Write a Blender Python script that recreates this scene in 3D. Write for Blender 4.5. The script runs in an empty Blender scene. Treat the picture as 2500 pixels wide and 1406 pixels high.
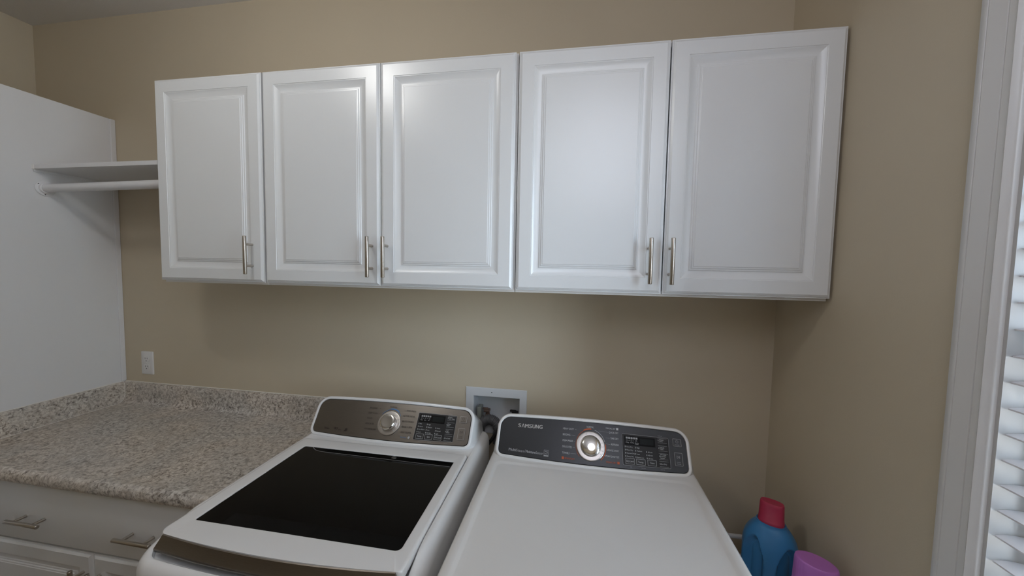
import bpy, bmesh, math, random
from mathutils import Vector, Matrix
random.seed(4)
SC = bpy.context.scene
COL = SC.collection

# ---------------------------------------------------------------- camera
CAM = (1.5743, -1.4435, 1.6236)
YAW, PITCH, ROLL, FPX = 0.1618, -0.0586, 0.0184, 878.27
cd = bpy.data.cameras.new('camera')
cam = bpy.data.objects.new('camera', cd)
COL.objects.link(cam)
cd.sensor_fit = 'HORIZONTAL'
cd.sensor_width = 36.0
cd.lens = 36.0 * FPX / 2500.0
cd.clip_start = 0.02
_f = Vector((-math.sin(YAW), math.cos(YAW), 0))
_r = Vector((math.cos(YAW), math.sin(YAW), 0))
_u = Vector((0, 0, 1))
_f2 = _f * math.cos(PITCH) + _u * math.sin(PITCH)
_u2 = -_f * math.sin(PITCH) + _u * math.cos(PITCH)
_r3 = _r * math.cos(ROLL) + _u2 * math.sin(ROLL)
_u3 = -_r * math.sin(ROLL) + _u2 * math.cos(ROLL)
_m = Matrix((( _r3.x, _u3.x, -_f2.x, CAM[0]), (_r3.y, _u3.y, -_f2.y, CAM[1]), (_r3.z, _u3.z, -_f2.z, CAM[2]), (0, 0, 0, 1)))
cam.matrix_world = _m
SC.camera = cam

# ---------------------------------------------------------------- world, lights, exposure
world = bpy.data.worlds.new('sky')
SC.world = world
world.use_nodes = True
wn = world.node_tree
wn.nodes.clear()
w_out = wn.nodes.new('ShaderNodeOutputWorld')
w_bg = wn.nodes.new('ShaderNodeBackground')
w_tc = wn.nodes.new('ShaderNodeTexCoord')
w_sep = wn.nodes.new('ShaderNodeSeparateXYZ')
w_ramp = wn.nodes.new('ShaderNodeValToRGB')
w_mr = wn.nodes.new('ShaderNodeMapRange')
w_mr.inputs['From Min'].default_value = -0.25
w_mr.inputs['From Max'].default_value = 0.35
wn.links.new(w_tc.outputs['Generated'], w_sep.inputs[0])
wn.links.new(w_sep.outputs['Z'], w_mr.inputs['Value'])
wn.links.new(w_mr.outputs[0], w_ramp.inputs[0])
w_ramp.color_ramp.elements[0].color = (0.46, 0.46, 0.44, 1)
w_ramp.color_ramp.elements[1].color = (0.52, 0.75, 1.0, 1)
wn.links.new(w_ramp.outputs[0], w_bg.inputs['Color'])
w_bg.inputs['Strength'].default_value = 23.5
wn.links.new(w_bg.outputs[0], w_out.inputs[0])

def area_light(name, loc, rot, size, size_y, power, color, shape='RECTANGLE'):
    l = bpy.data.lights.new(name, 'AREA')
    l.shape = shape
    l.size = size
    if shape in ('RECTANGLE', 'ELLIPSE'):
        l.size_y = size_y
    l.energy = power
    l.color = color
    o = bpy.data.objects.new(name, l)
    o.location = loc
    o.rotation_euler = rot
    COL.objects.link(o)
    return o

# flush ceiling lamp of the room (its highlight shows on the second and third doors)
def globe_light(name, loc, radius, power, color):
    l = bpy.data.lights.new(name, 'POINT')
    l.energy = power
    l.shadow_soft_size = radius
    l.color = color
    o = bpy.data.objects.new(name, l)
    o.location = loc
    COL.objects.link(o)
globe_light('ceiling_lamp_light', (0.47, -1.12, 2.68), 0.10, 9.4, (1.0, 1.0, 0.98))
globe_light('added_fill_light', (1.80, -1.75, 2.42), 0.38, 13.6, (0.93, 0.97, 1.13))  # fill light added to brighten the right-hand doors, no known lamp there
# window daylight portal: guides sampling of the sky through the window
po = area_light('window_portal', (2.47, -1.085, 1.50), (0, math.radians(90), 0), 1.5, 0.85, 1.0, (1, 1, 1))
po.data.cycles.is_portal = True

SC.view_settings.view_transform = 'Standard'
SC.view_settings.look = 'None'
SC.view_settings.gamma = 1.0
SC.view_settings.use_curve_mapping = False
SC.view_settings.exposure = 0.0
SC.cycles.use_denoising = True
SC.cycles.max_bounces = 10
SC.cycles.diffuse_bounces = 6
SC.cycles.sample_clamp_indirect = 6.0

# ---------------------------------------------------------------- materials
def new_mat(name):
    m = bpy.data.materials.new(name)
    m.use_nodes = True
    nt = m.node_tree
    return m, nt, nt.nodes['Principled BSDF']

def mat(name, color, rough=0.5, metal=0.0, spec=0.5, bump=None, coat=0.0, var=None):
    m, nt, b = new_mat(name)
    b.inputs['Base Color'].default_value = (*color, 1)
    b.inputs['Roughness'].default_value = rough
    b.inputs['Metallic'].default_value = metal
    b.inputs['Specular IOR Level'].default_value = spec
    b.inputs['Coat Weight'].default_value = coat
    tc = nt.nodes.new('ShaderNodeTexCoord')
    if var:
        sc, amt = var
        n = nt.nodes.new('ShaderNodeTexNoise')
        n.inputs['Scale'].default_value = sc
        n.inputs['Detail'].default_value = 4
        nt.links.new(tc.outputs['Object'], n.inputs['Vector'])
        mx = nt.nodes.new('ShaderNodeMix')
        mx.data_type = 'RGBA'
        mx.inputs['A'].default_value = (*[c * (1 - amt) for c in color], 1)
        mx.inputs['B'].default_value = (*[min(1, c * (1 + amt)) for c in color], 1)
        nt.links.new(n.outputs['Fac'], mx.inputs['Factor'])
        nt.links.new(mx.outputs['Result'], b.inputs['Base Color'])
    if bump:
        sc, st = bump
        n = nt.nodes.new('ShaderNodeTexNoise')
        n.inputs['Scale'].default_value = sc
        n.inputs['Detail'].default_value = 3
        nt.links.new(tc.outputs['Object'], n.inputs['Vector'])
        bp = nt.nodes.new('ShaderNodeBump')
        bp.inputs['Strength'].default_value = st
        bp.inputs['Distance'].default_value = 0.002
        nt.links.new(n.outputs['Fac'], bp.inputs['Height'])
        nt.links.new(bp.outputs[0], b.inputs['Normal'])
    return m

M = {}
M['wall'] = mat('beige_wall_paint', (0.54, 0.468, 0.352), 0.55, spec=0.3, bump=(260, 0.12), var=(3, 0.03))
M['ceiling'] = mat('ceiling_paint', (0.72, 0.70, 0.68), 0.85, spec=0.2, bump=(180, 0.35))
M['blocker'] = mat('sky_block_grey', (0.44, 0.43, 0.41), 0.8, bump=(40, 0.2))  # plain grey of the added slab that blocks the sky
M['floor'] = mat('floor_tile', (0.19, 0.125, 0.075), 0.45, var=(6, 0.15))
M['cab'] = mat('white_thermofoil', (0.78, 0.80, 0.815), 0.30, spec=0.9, bump=(700, 0.03))
M['carcass'] = mat('white_melamine', (0.80, 0.79, 0.77), 0.45)
M['panel'] = mat('white_panel_board', (0.72, 0.72, 0.73), 0.5, bump=(220, 0.05))
M['caulk'] = mat('white_caulk', (0.80, 0.77, 0.72), 0.6)
M['trim'] = mat('white_trim_paint', (0.70, 0.69, 0.68), 0.30, spec=0.5)
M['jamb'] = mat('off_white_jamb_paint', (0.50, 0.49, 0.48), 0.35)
M['slat'] = mat('white_blind_slat', (0.70, 0.69, 0.71), 0.35)
M['enamel'] = mat('white_appliance_enamel', (0.78, 0.775, 0.77), 0.16, spec=0.5, coat=0.2)
M['enamel2'] = mat('white_dryer_enamel', (0.75, 0.735, 0.715), 0.16, spec=0.5, coat=0.2)
M['gap'] = mat('dark_gap', (0.05, 0.05, 0.055), 0.6)
M['nickel'] = mat('brushed_nickel', (0.50, 0.46, 0.41), 0.28, metal=1.0)
M['black'] = mat('black_plastic', (0.012, 0.012, 0.012), 0.45)
M['tubgrey'] = mat('dark_grey_plastic', (0.02, 0.02, 0.02), 0.5)
M['chrome'] = mat('chrome', (0.80, 0.79, 0.77), 0.07, metal=1.0)
M['ring'] = mat('satin_dial_ring', (0.50, 0.47, 0.44), 0.30, metal=0.85)
M['hose'] = mat('grey_corrugated_plastic', (0.10, 0.10, 0.105), 0.45)
M['brass'] = mat('aged_brass', (0.22, 0.15, 0.12), 0.4, metal=0.6)
M['drain'] = mat('grey_green_plastic', (0.26, 0.27, 0.24), 0.5)
M['boxin'] = mat('white_box_plastic', (0.62, 0.63, 0.64), 0.5)
M['outlet'] = mat('white_outlet_plastic', (0.70, 0.69, 0.68), 0.35)
M['bluejug'] = mat('blue_jug_plastic', (0.045, 0.20, 0.42), 0.32, spec=0.4)
M['redcap'] = mat('red_cap_plastic', (0.40, 0.028, 0.07), 0.38)
M['purple'] = mat('purple_cap_plastic', (0.46, 0.16, 0.50), 0.40)
M['pink'] = mat('pink_bottle_plastic', (0.62, 0.16, 0.36), 0.35)
M['ink_white'] = mat('white_print', (0.52, 0.52, 0.52), 0.6)
M['ink_grey'] = mat('grey_print', (0.38, 0.38, 0.385), 0.6)
M['ink_dark'] = mat('dark_print', (0.03, 0.022, 0.018), 0.6)
M['ink_orange'] = mat('orange_print', (0.50, 0.10, 0.03), 0.6)
M['ink_blue'] = mat('blue_print', (0.10, 0.22, 0.42), 0.6)
M['silver'] = mat('silver_badge', (0.45, 0.44, 0.42), 0.45, metal=0.3)
M['cart'] = mat('white_cart_plastic', (0.70, 0.70, 0.70), 0.4)
M['winframe'] = mat('white_vinyl', (0.75, 0.75, 0.75), 0.4)

def brushed(name, color, rough):
    m, nt, b = new_mat(name)
    b.inputs['Metallic'].default_value = 1.0
    b.inputs['Roughness'].default_value = rough
    tc = nt.nodes.new('ShaderNodeTexCoord')
    mp = nt.nodes.new('ShaderNodeMapping')
    mp.inputs['Scale'].default_value = (4, 400, 400)
    n = nt.nodes.new('ShaderNodeTexNoise')
    n.inputs['Scale'].default_value = 3
    nt.links.new(tc.outputs['Object'], mp.inputs[0])
    nt.links.new(mp.outputs[0], n.inputs['Vector'])
    mx = nt.nodes.new('ShaderNodeMix')
    mx.data_type = 'RGBA'
    mx.inputs['A'].default_value = (*[c * .85 for c in color], 1)
    mx.inputs['B'].default_value = (*[c * 1.15 for c in color], 1)
    nt.links.new(n.outputs['Fac'], mx.inputs['Factor'])
    nt.links.new(mx.outputs['Result'], b.inputs['Base Color'])
    return m
M['steel'] = brushed('brushed_bronze_steel', (0.27, 0.235, 0.205), 0.34)
M['plate_washer'] = brushed('brushed_warm_panel', (0.20, 0.182, 0.162), 0.36)
M['plate_dryer'] = mat('charcoal_panel', (0.036, 0.037, 0.040), 0.32, metal=0.30)
M['keys'] = mat('dark_key_panel', (0.020, 0.019, 0.019), 0.38, spec=0.25)
M['keyface'] = mat('dark_key_face', (0.024, 0.023, 0.023), 0.35, spec=0.3)
M['display'] = mat('black_display', (0.002, 0.002, 0.002), 0.35, spec=0.12)
M['border'] = mat('black_glass_border', (0.0008, 0.0008, 0.001), 0.15, spec=0.06)
M['lens'] = mat('black_gloss_lens', (0.02, 0.02, 0.02), 0.12, spec=1.0, coat=1.0)
M['screen'] = mat('dark_screen', (0.006, 0.008, 0.008), 0.3, spec=0.15)

def glass_black():
    m, nt, b = new_mat('black_lid_glass')
    b.inputs['Base Color'].default_value = (0.0045, 0.0045, 0.0045, 1)
    b.inputs['Roughness'].default_value = 0.04
    b.inputs['Specular IOR Level'].default_value = 0.14
    return m
M['glass'] = glass_black()

def window_glass():
    m = bpy.data.materials.new('window_glass')
    m.use_nodes = True
    nt = m.node_tree
    nt.nodes.clear()
    o = nt.nodes.new('ShaderNodeOutputMaterial')
    t = nt.nodes.new('ShaderNodeBsdfTransparent')
    g = nt.nodes.new('ShaderNodeBsdfGlossy')
    g.inputs['Roughness'].default_value = 0.02
    fr = nt.nodes.new('ShaderNodeFresnel')
    fr.inputs['IOR'].default_value = 1.3
    mx = nt.nodes.new('ShaderNodeMixShader')
    nt.links.new(fr.outputs[0], mx.inputs[0])
    nt.links.new(t.outputs[0], mx.inputs[1])
    nt.links.new(g.outputs[0], mx.inputs[2])
    nt.links.new(mx.outputs[0], o.inputs[0])
    return m
M['pane'] = window_glass()

def granite():
    m, nt, b = new_mat('granite_laminate')
    b.inputs['Roughness'].default_value = 0.32
    L = nt.links.new
    tc = nt.nodes.new('ShaderNodeTexCoord')
    def noise(scale, detail, rough=0.6, dist=0.0, off=0.0, stretch=(1, 1, 1)):
        mp = nt.nodes.new('ShaderNodeMapping')
        mp.inputs['Location'].default_value = (off, off * .7, off * .3)
        mp.inputs['Scale'].default_value = stretch
        L(tc.outputs['Object'], mp.inputs[0])
        n = nt.nodes.new('ShaderNodeTexNoise')
        n.inputs['Scale'].default_value = scale
        n.inputs['Detail'].default_value = detail
        n.inputs['Roughness'].default_value = rough
        n.inputs['Distortion'].default_value = dist
        L(mp.outputs[0], n.inputs['Vector'])
        return n.outputs['Fac']
    def ramp(fac, stops):
        r = nt.nodes.new('ShaderNodeValToRGB')
        e = r.color_ramp.elements
        e[0].position, e[0].color = stops[0][0], (*stops[0][1], 1)
        e[1].position, e[1].color = stops[-1][0], (*stops[-1][1], 1)
        for p, c in stops[1:-1]:
            x = e.new(p)
            x.color = (*c, 1)
        L(fac, r.inputs[0])
        return r.outputs[0]
    def mix(f, a, bb, mode='MIX'):
        x = nt.nodes.new('ShaderNodeMix')
        x.data_type = 'RGBA'
        x.blend_type = mode
        if isinstance(f, float):
            x.inputs['Factor'].default_value = f
        else:
            L(f, x.inputs['Factor'])
        L(a, x.inputs['A'])
        L(bb, x.inputs['B'])
        return x.outputs['Result']
    base1 = ramp(noise(92, 8, 0.66, 0.7), [(0.30, (0.09, 0.072, 0.058)), (0.42, (0.30, 0.25, 0.205)), (0.50, (0.56, 0.50, 0.435)), (0.64, (0.76, 0.71, 0.64))])
    base2 = ramp(noise(84, 8, 0.66, 0.7, 5.0), [(0.30, (0.085, 0.072, 0.062)), (0.43, (0.28, 0.25, 0.22)), (0.52, (0.53, 0.495, 0.45)), (0.66, (0.73, 0.70, 0.65))])
    tone = ramp(noise(5.0, 3, 0.5, 0.2, 2.0), [(0.40, (0, 0, 0)), (0.60, (1, 1, 1))])
    c = mix(tone, base1, base2)
    fleck = ramp(noise(85, 6, 0.72, 1.2, 9.0), [(0.36, (1, 1, 1)), (0.41, (0, 0, 0))])
    clus = ramp(noise(17, 3, 0.5, 0.3, 3.0), [(0.40, (0.95, 0.95, 0.95)), (0.60, (0.15, 0.15, 0.15))])
    fm = nt.nodes.new('ShaderNodeMath')
    fm.operation = 'MULTIPLY'
    L(fleck, fm.inputs[0])
    L(clus, fm.inputs[1])
    dk = nt.nodes.new('ShaderNodeRGB')
    dk.outputs[0].default_value = (0.03, 0.026, 0.022, 1)
    c = mix(fm.outputs[0], c, dk.outputs[0])
    L(c, b.inputs['Base Color'])
    return m
M['granite'] = granite()

# ---------------------------------------------------------------- geometry helpers
def obj(name, bm, material, parent=None, smooth=None):
    me = bpy.data.meshes.new(name)
    bmesh.ops.recalc_face_normals(bm, faces=bm.faces[:])
    bm.to_mesh(me)
    bm.free()
    mats = material if isinstance(material, (list, tuple)) else [material]
    for m in mats:
        me.materials.append(m)
    if smooth is not None:
        me.polygons.foreach_set('use_smooth', [True] * len(me.polygons))
        me.set_sharp_from_angle(angle=math.radians(smooth))
    o = bpy.data.objects.new(name, me)
    COL.objects.link(o)
    if parent is not None:
        o.parent = parent
    return o

def thing(name, label, cat, loc=(0, 0, 0), rz=0.0, group=None):
    o = bpy.data.objects.new(name, None)
    o.empty_display_size = 0.1
    COL.objects.link(o)
    o.location = loc
    o.rotation_euler = (0, 0, rz)
    return tag(o, label, cat, group)

def tag(o, label, cat, group=None):
    o['label'] = label
    o['category'] = cat
    if group:
        o['group'] = group
    return o

def struct(name, bm, m, parent=None, smooth=None):
    o = obj(name, bm, m, parent, smooth)
    if parent is None:
        o['kind'] = 'structure'
    return o

def box(bm, x0, x1, y0, y1, z0, z1, bevel=0.0, mi=0, segs=2):
    vs = [bm.verts.new((x, y, z)) for z in (z0, z1) for y in (y0, y1) for x in (x0, x1)]
    idx = [(0, 2, 3, 1), (4, 5, 7, 6), (0, 1, 5, 4), (2, 6, 7, 3), (0, 4, 6, 2), (1, 3, 7, 5)]
    fs = [bm.faces.new([vs[i] for i in q]) for q in idx]
    for f in fs:
        f.material_index = mi
    if bevel > 0:
        es = {e for f in fs for e in f.edges}
        r = bmesh.ops.bevel(bm, geom=list(es), offset=bevel, segments=segs, profile=0.5, affect='EDGES')
        for f in r['faces']:
            f.material_index = mi
    return fs

def rings(bm, rs, cap0=True, cap1=True, closed=True, mi=0):
    """bridge rings (lists of 3-d points of equal count) into a skin"""
    vr = [[bm.verts.new(p) for p in r] for r in rs]
    n = len(vr[0])
    for a, b in zip(vr[:-1], vr[1:]):
        for i in range(n if closed else n - 1):
            j = (i + 1) % n
            f = bm.faces.new((a[i], a[j], b[j], b[i]))
            f.material_index = mi
    if cap0:
        bm.faces.new(list(reversed(vr[0]))).material_index = mi
    if cap1:
        bm.faces.new(vr[-1]).material_index = mi
    return vr

def tube(bm, pts, r, seg=16, cap=True, mi=0, rfun=None):
    pts = [Vector(p) for p in pts]
    prev = None
    rs = []
    for i, p in enumerate(pts):
        d = (pts[min(i + 1, len(pts) - 1)] - pts[max(i - 1, 0)]).normalized()
        if prev is None:
            a = Vector((0, 0, 1)) if abs(d.z) < 0.9 else Vector((1, 0, 0))
            n1 = d.cross(a).normalized()
        else:
            n1 = (prev - d * prev.dot(d)).normalized()
        prev = n1
        n2 = d.cross(n1)
        rr = rfun(i) if rfun else r
        rs.append([p + (n1 * math.cos(t) + n2 * math.sin(t)) * rr for t in [2 * math.pi * k / seg for k in range(seg)]])
    return rings(bm, rs, cap, cap, mi=mi)

def rrect(x0, x1, y0, y1, rad, n=6, m=1):
    """rounded rectangle, counter-clockwise from the lower left; rad = (lower left, lower right, upper right, upper left)"""
    if not isinstance(rad, (tuple, list)):
        rad = (rad,) * 4
    cs = [(x0 + rad[0], y0 + rad[0], rad[0], 180), (x1 - rad[1], y0 + rad[1], rad[1], 270), (x1 - rad[2], y1 - rad[2], rad[2], 0), (x0 + rad[3], y1 - rad[3], rad[3], 90)]
    arcs = []
    for cx, cy, r, a in cs:
        arcs.append([(cx + r * math.cos(math.radians(a + 90 * k / n)), cy + r * math.sin(math.radians(a + 90 * k / n))) for k in range(n + 1)])
    out = []
    for i in range(4):
        out += arcs[i]
        p, q = arcs[i][-1], arcs[(i + 1) % 4][0]
        for k in range(1, m):
            t = k / m
            out.append((p[0] + (q[0] - p[0]) * t, p[1] + (q[1] - p[1]) * t))
    return out

def extrude_profile(bm, prof, axis, a, b, mi=0):
    """closed 2-d profile swept along an axis from a to b"""
    def P(u, v, w):
        return {'x': (w, u, v), 'y': (u, w, v), 'z': (u, v, w)}[axis]
    rings(bm, [[P(u, v, a) for u, v in prof], [P(u, v, b) for u, v in prof]], mi=mi)

# ---------------------------------------------------------------- room shell
XR, XL, YB, HC = 2.3155, -1.095, -2.75, 2.773
WT = 0.12
bm = bmesh.new()
BX0, BX1, BZ0, BZ1 = 1.184, 1.380, 0.952, 1.0815      # recess of the washer outlet box
box(bm, XL - WT, BX0, 0, WT, 0, HC)
box(bm, BX1, XR + WT, 0, WT, 0, HC)
box(bm, BX0, BX1, 0, WT, 0, BZ0)
box(bm, BX0, BX1, 0, WT, BZ1, HC)
bmesh.ops.remove_doubles(bm, verts=bm.verts[:], dist=1e-5)
struct('wall_back', bm, M['wall'])
WY0, WY1, WZ0, WZ1 = -1.47, -0.699, 0.78, 2.22        # window opening in the right wall
bm = bmesh.new()
box(bm, XR, XR + WT, WY1, 0, 0, HC)
box(bm, XR, XR + WT, YB, WY0, 0, HC)
box(bm, XR, XR + WT, WY0, WY1, 0, WZ0)
box(bm, XR, XR + WT, WY0, WY1, WZ1, HC)
struct('wall_right', bm, M['wall'])
bm = bmesh.new(); box(bm, XL - WT, XL, YB, 0, 0, HC); struct('wall_left', bm, M['wall'])
bm = bmesh.new(); box(bm, XL - WT, XR + WT, YB - WT, YB, 0, HC); struct('wall_front', bm, M['wall'])
bm = bmesh.new(); box(bm, XL - WT, XR + WT, YB - WT, WT, HC, HC + 0.1); struct('ceiling', bm, M['ceiling'])
fl = thing('floor', 'x', 'x')
del fl['label'], fl['category']
fl['kind'] = 'structure'
bm = bmesh.new(); box(bm, XL - WT, XR + WT, YB - WT, WT, -0.10, -0.004); obj('subfloor', bm, M['floor'], fl)
bm = bmesh.new(); box(bm, 0, 0.452, 0, 0.452, -0.004, 0.0, 0.001, segs=1)
tile0 = obj('tile', bm, M['floor'], fl)
ti = 0
x = XL + 0.002
while x < XR - 0.46:
    y = YB + 0.002
    while y < -0.46:
        o = tile0 if ti == 0 else tile0.copy()
        if ti:
            COL.objects.link(o)
        o.location = (x, y, 0)
        ti += 1
        y += 0.4555
    x += 0.4555

# window: vinyl frame, pane, jamb boards; casing and sill as trim
win = thing('window_1', 'x', 'x')
del win['label'], win['category']
win['kind'] = 'structure'
XO = XR + WT
bm = bmesh.new()
fw = 0.045
for (a, b, c, d) in [(WY0, WY0 + fw, WZ0, WZ1), (WY1 - fw, WY1, WZ0, WZ1), (WY0 + fw, WY1 - fw, WZ0, WZ0 + fw), (WY0 + fw, WY1 - fw, WZ1 - fw, WZ1), (WY0 + fw, WY1 - fw, 1.485, 1.515)]:
    box(bm, XO - 0.045, XO - 0.005, a, b, c, d, 0.003)
obj('window_frame', bm, M['winframe'], win)
bm = bmesh.new(); box(bm, XO - 0.028, XO - 0.024, WY0 + fw, WY1 - fw, WZ0 + fw, WZ1 - fw); obj('pane', bm, M['pane'], win)
bm = bmesh.new()
box(bm, XR - 0.002, XO - 0.046, WY1 - 0.006, WY1, WZ0, WZ1)
box(bm, XR - 0.002, XO - 0.046, WY0, WY0 + 0.006, WZ0, WZ1)
box(bm, XR - 0.002, XO - 0.046, WY0 + 0.006, WY1 - 0.006, WZ1 - 0.006, WZ1)
obj('jamb_lining', bm, M['jamb'], win)
# casing profile (u across the board from the opening outward, h = proud of the wall)
CAS = [(0.0, 0.0), (0.0, 0.008), (0.0015, 0.0105), (0.0045, 0.0115), (0.0065, 0.0155), (0.0095, 0.0175), (0.0125, 0.0155), (0.0145, 0.0115),
       (0.028, 0.0115), (0.0287, 0.0100), (0.0297, 0.0100), (0.0305, 0.0115), (0.0605, 0.0120), (0.0612, 0.0105), (0.0620, 0.0105), (0.0628, 0.0120), (0.0725, 0.0125), (0.0735, 0.0115), (0.0735, 0.0)]
def casing(name, a, b, c, d):
    bm = bmesh.new()
    # mitred frame legs: side legs run vertical, head runs along y
    if name == 'side_far':
        rs = [[(XR - h, WY1 + u, WZ0 - 0.02) for u, h in CAS], [(XR - h, WY1 + u, WZ1 + u) for u, h in CAS]]
    elif name == 'side_near':
        rs = [[(XR - h, WY0 - u, WZ0 - 0.02) for u, h in CAS], [(XR - h, WY0 - u, WZ1 + u) for u, h in CAS]]
    else:
        rs = [[(XR - h, WY0 - u, WZ1 + u) for u, h in CAS], [(XR - h, WY1 + u, WZ1 + u) for u, h in CAS]]
    rings(bm, rs)
    return bm
struct('trim_1', casing('side_far', 0, 0, 0, 0), M['trim'], smooth=50)
struct('trim_2', casing('side_near', 0, 0, 0, 0), M['trim'], smooth=50)
struct('trim_3', casing('head', 0, 0, 0, 0), M['trim'], smooth=50)
bm = bmesh.new()
box(bm, XR - 0.035, XO - 0.046, WY0 - 0.08, WY1 + 0.08, WZ0 - 0.045, WZ0 - 0.0205, 0.004)
struct('trim_4', bm, M['trim'], smooth=40)

# unseen slab added outside the window to keep straight-ahead sky off the room
bm = bmesh.new()
box(bm, 4.5, 4.7, -2.5, 9.0, -0.5, 5.0)
sky_block = struct('added_sky_block', bm, M['blocker'])

# blind: headrail, every slat, ladder cords
bl = thing('window_blind', 'white two inch slat blind hanging in the window by the laundry corner', 'blind', (2.362, -1.085, 0.80))
def loc(bm, o):
    bmesh.ops.translate(bm, verts=bm.verts[:], vec=-Vector(o.location))
    return bm
bm = bmesh.new()
box(bm, 2.320, 2.376, WY0 + 0.012, WY1 - 0.012, WZ1 - 0.052, WZ1 - 0.007, 0.003)
obj('headrail', loc(bm, bl), M['slat'], bl)
tilt = math.radians(-1.5)
bm = bmesh.new()
prof = []
for k in range(9):
    t = -1 + 2 * k / 8
    prof.append((t * 0.025, 0.0030 * (1 - t * t) + 0.0013))
for k in range(9):
    t = 1 - 2 * k / 8
    prof.append((t * 0.025, 0.0030 * (1 - t * t) - 0.0013))
ca, sa = math.cos(tilt), math.sin(tilt)
prof = [(u * ca - v * sa, u * sa + v * ca) for u, v in prof]
extrude_profile(bm, prof, 'y', -0.375, 0.379)
sl0 = obj('slat', bm, M['slat'], bl, smooth=40)
zs = []
z = 1.441 + 0.025 * math.sin(tilt)
while z < WZ1 - 0.06:
    z += 0.0457
z -= 0.0457
k = 0
while z > WZ0 + 0.02:
    o = sl0 if k == 0 else sl0.copy()
    if k:
        COL.objects.link(o)
    o.location = (2.3225 + 0.025 * math.cos(tilt) - 2.362, random.uniform(-0.001, 0.001), z - 0.80)
    o.rotation_euler = (random.uniform(-0.002, 0.002), random.uniform(-0.02, 0.02), 0)
    zs.append(z)
    z -= 0.0457
    k += 1
bm = bmesh.new()
box(bm, 2.3225, 2.3725, WY0 + 0.014, WY1 - 0.014, WZ0 + 0.0, WZ0 + 0.016, 0.003)
obj('bottom_rail', loc(bm, bl), M['slat'], bl)
for yy in (-0.86, -1.31):
    bm = bmesh.new()
    tube(bm, [(2.3215, yy, WZ0 + 0.012), (2.3210, yy, 1.5), (2.3215, yy, WZ1 - 0.05)], 0.0009, 6)
    obj('ladder_cord', loc(bm, bl), M['slat'], bl)

# ---------------------------------------------------------------- raised panel doors and pulls
def door_bm(w, h, frame=0.048, th=0.019):
    """front face towards -y at y=0, back at y=th; x 0..w, z 0..h"""
    prof = [(0.0, th), (0.0, 0.0075), (0.0035, 0.0065), (0.0045, 0.0040), (0.0095, 0.0008), (0.0105, 0.0),
            (frame, 0.0), (frame + .0012, 0.0014), (frame + .0030, 0.0014), (frame + .0045, 0.0022), (frame + .0190, 0.0090), (frame + .0250, 0.0092),
            (frame + .0270, 0.0070), (frame + .0310, 0.0066), (frame + .0330, 0.0042), (frame + .0370, 0.0036), (frame + .0385, 0.0022)]
    bm = bmesh.new()
    rs = [[(d, y, d), (w - d, y, d), (w - d, y, h - d), (d, y, h - d)] for d, y in prof]
    rings(bm, rs)
    return bm

def pull_bm(length, cc, out=0.033, r=0.0062, axis='z'):
    """bar pull, bar centred at (0, -out, 0), posts reach y=0"""
    bm = bmesh.new()
    def P(a, y):
        return (0, y, a) if axis == 'z' else (a, y, 0)
    h = length / 2
    pts = [P(-h, -out), P(-h + .0008, -out), P(-h + .0016, -out), P(0, -out), P(h - .0016, -out), P(h - .0008, -out), P(h, -out)]
    rr = [r - .0012, r - .0003, r, r, r, r - .0003, r - .0012]
    tube(bm, pts, r, 20, rfun=lambda i: rr[i])
    for s in (-1, 1):
        tube(bm, [P(s * cc / 2, -out + r * .6), P(s * cc / 2, 0.0)], 0.0045, 14)
    return bm

YF = -0.2872
pull0 = None
def add_pull(parent, x, y, z, length, cc, axis='z'):
    o = obj('pull', pull_bm(length, cc, axis=axis), M['nickel'], parent, smooth=40)
    o['label'] = 'brushed nickel bar pull'
    o.location = (x, y, z)
    return o

def wall_cabinet(label, x0, x1, doors, z0=1.5405, z1=2.3045):
    c = thing('wall_cabinet', label, 'cabinet', (x0, 0, z0), 0, 'white wall cabinets over the machines')
    bm = bmesh.new()
    W_, H_ = x1 - x0, z1 - z0
    yb, yf = -0.0005, YF + 0.0205
    t = 0.016
    box(bm, 0.0008, t, yf, yb, 0, H_)
    box(bm, W_ - t, W_ - 0.0008, yf, yb, 0, H_)
    box(bm, t, W_ - t, yf, yb, 0, t)
    box(bm, t, W_ - t, yf, yb, H_ - t, H_)
    box(bm, t, W_ - t, yb - 0.006, yb, t, H_ - t)
    obj('carcass', bm, M['carcass'], c)
    bm = bmesh.new()
    box(bm, t, W_ - t, yf + 0.004, yb - 0.006, H_ * .5 - .008, H_ * .5 + .008)
    obj('inner_shelf', bm, M['carcass'], c)
    for (a, b, hx) in doors:
        d = obj('door', door_bm(b - a, 2.3010 - 1.5490), M['cab'], c, smooth=25)
        d.location = (a - x0, YF, 1.5490 - z0)
        p = add_pull(d, hx - a, 0.0, 1.6485 - 1.5490, 0.138, 0.078)
    return c

wall_cabinet('single-door white wall cabinet hung beside the shelf and closet rod', 0.0, 0.4637, [(0.0005, 0.4600, 0.416)])
wall_cabinet('two-door white wall cabinet hung directly beside the single-door cabinet', 0.4640, 1.3920, [(0.4665, 0.9205, 0.892), (0.9235, 1.3855, 0.949)])
wall_cabinet('two-door white wall cabinet hung against the wall with the window', 1.3925, 2.3085, [(1.3955, 1.8475, 1.8065), (1.8515, 2.3080, 1.868)])

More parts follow.
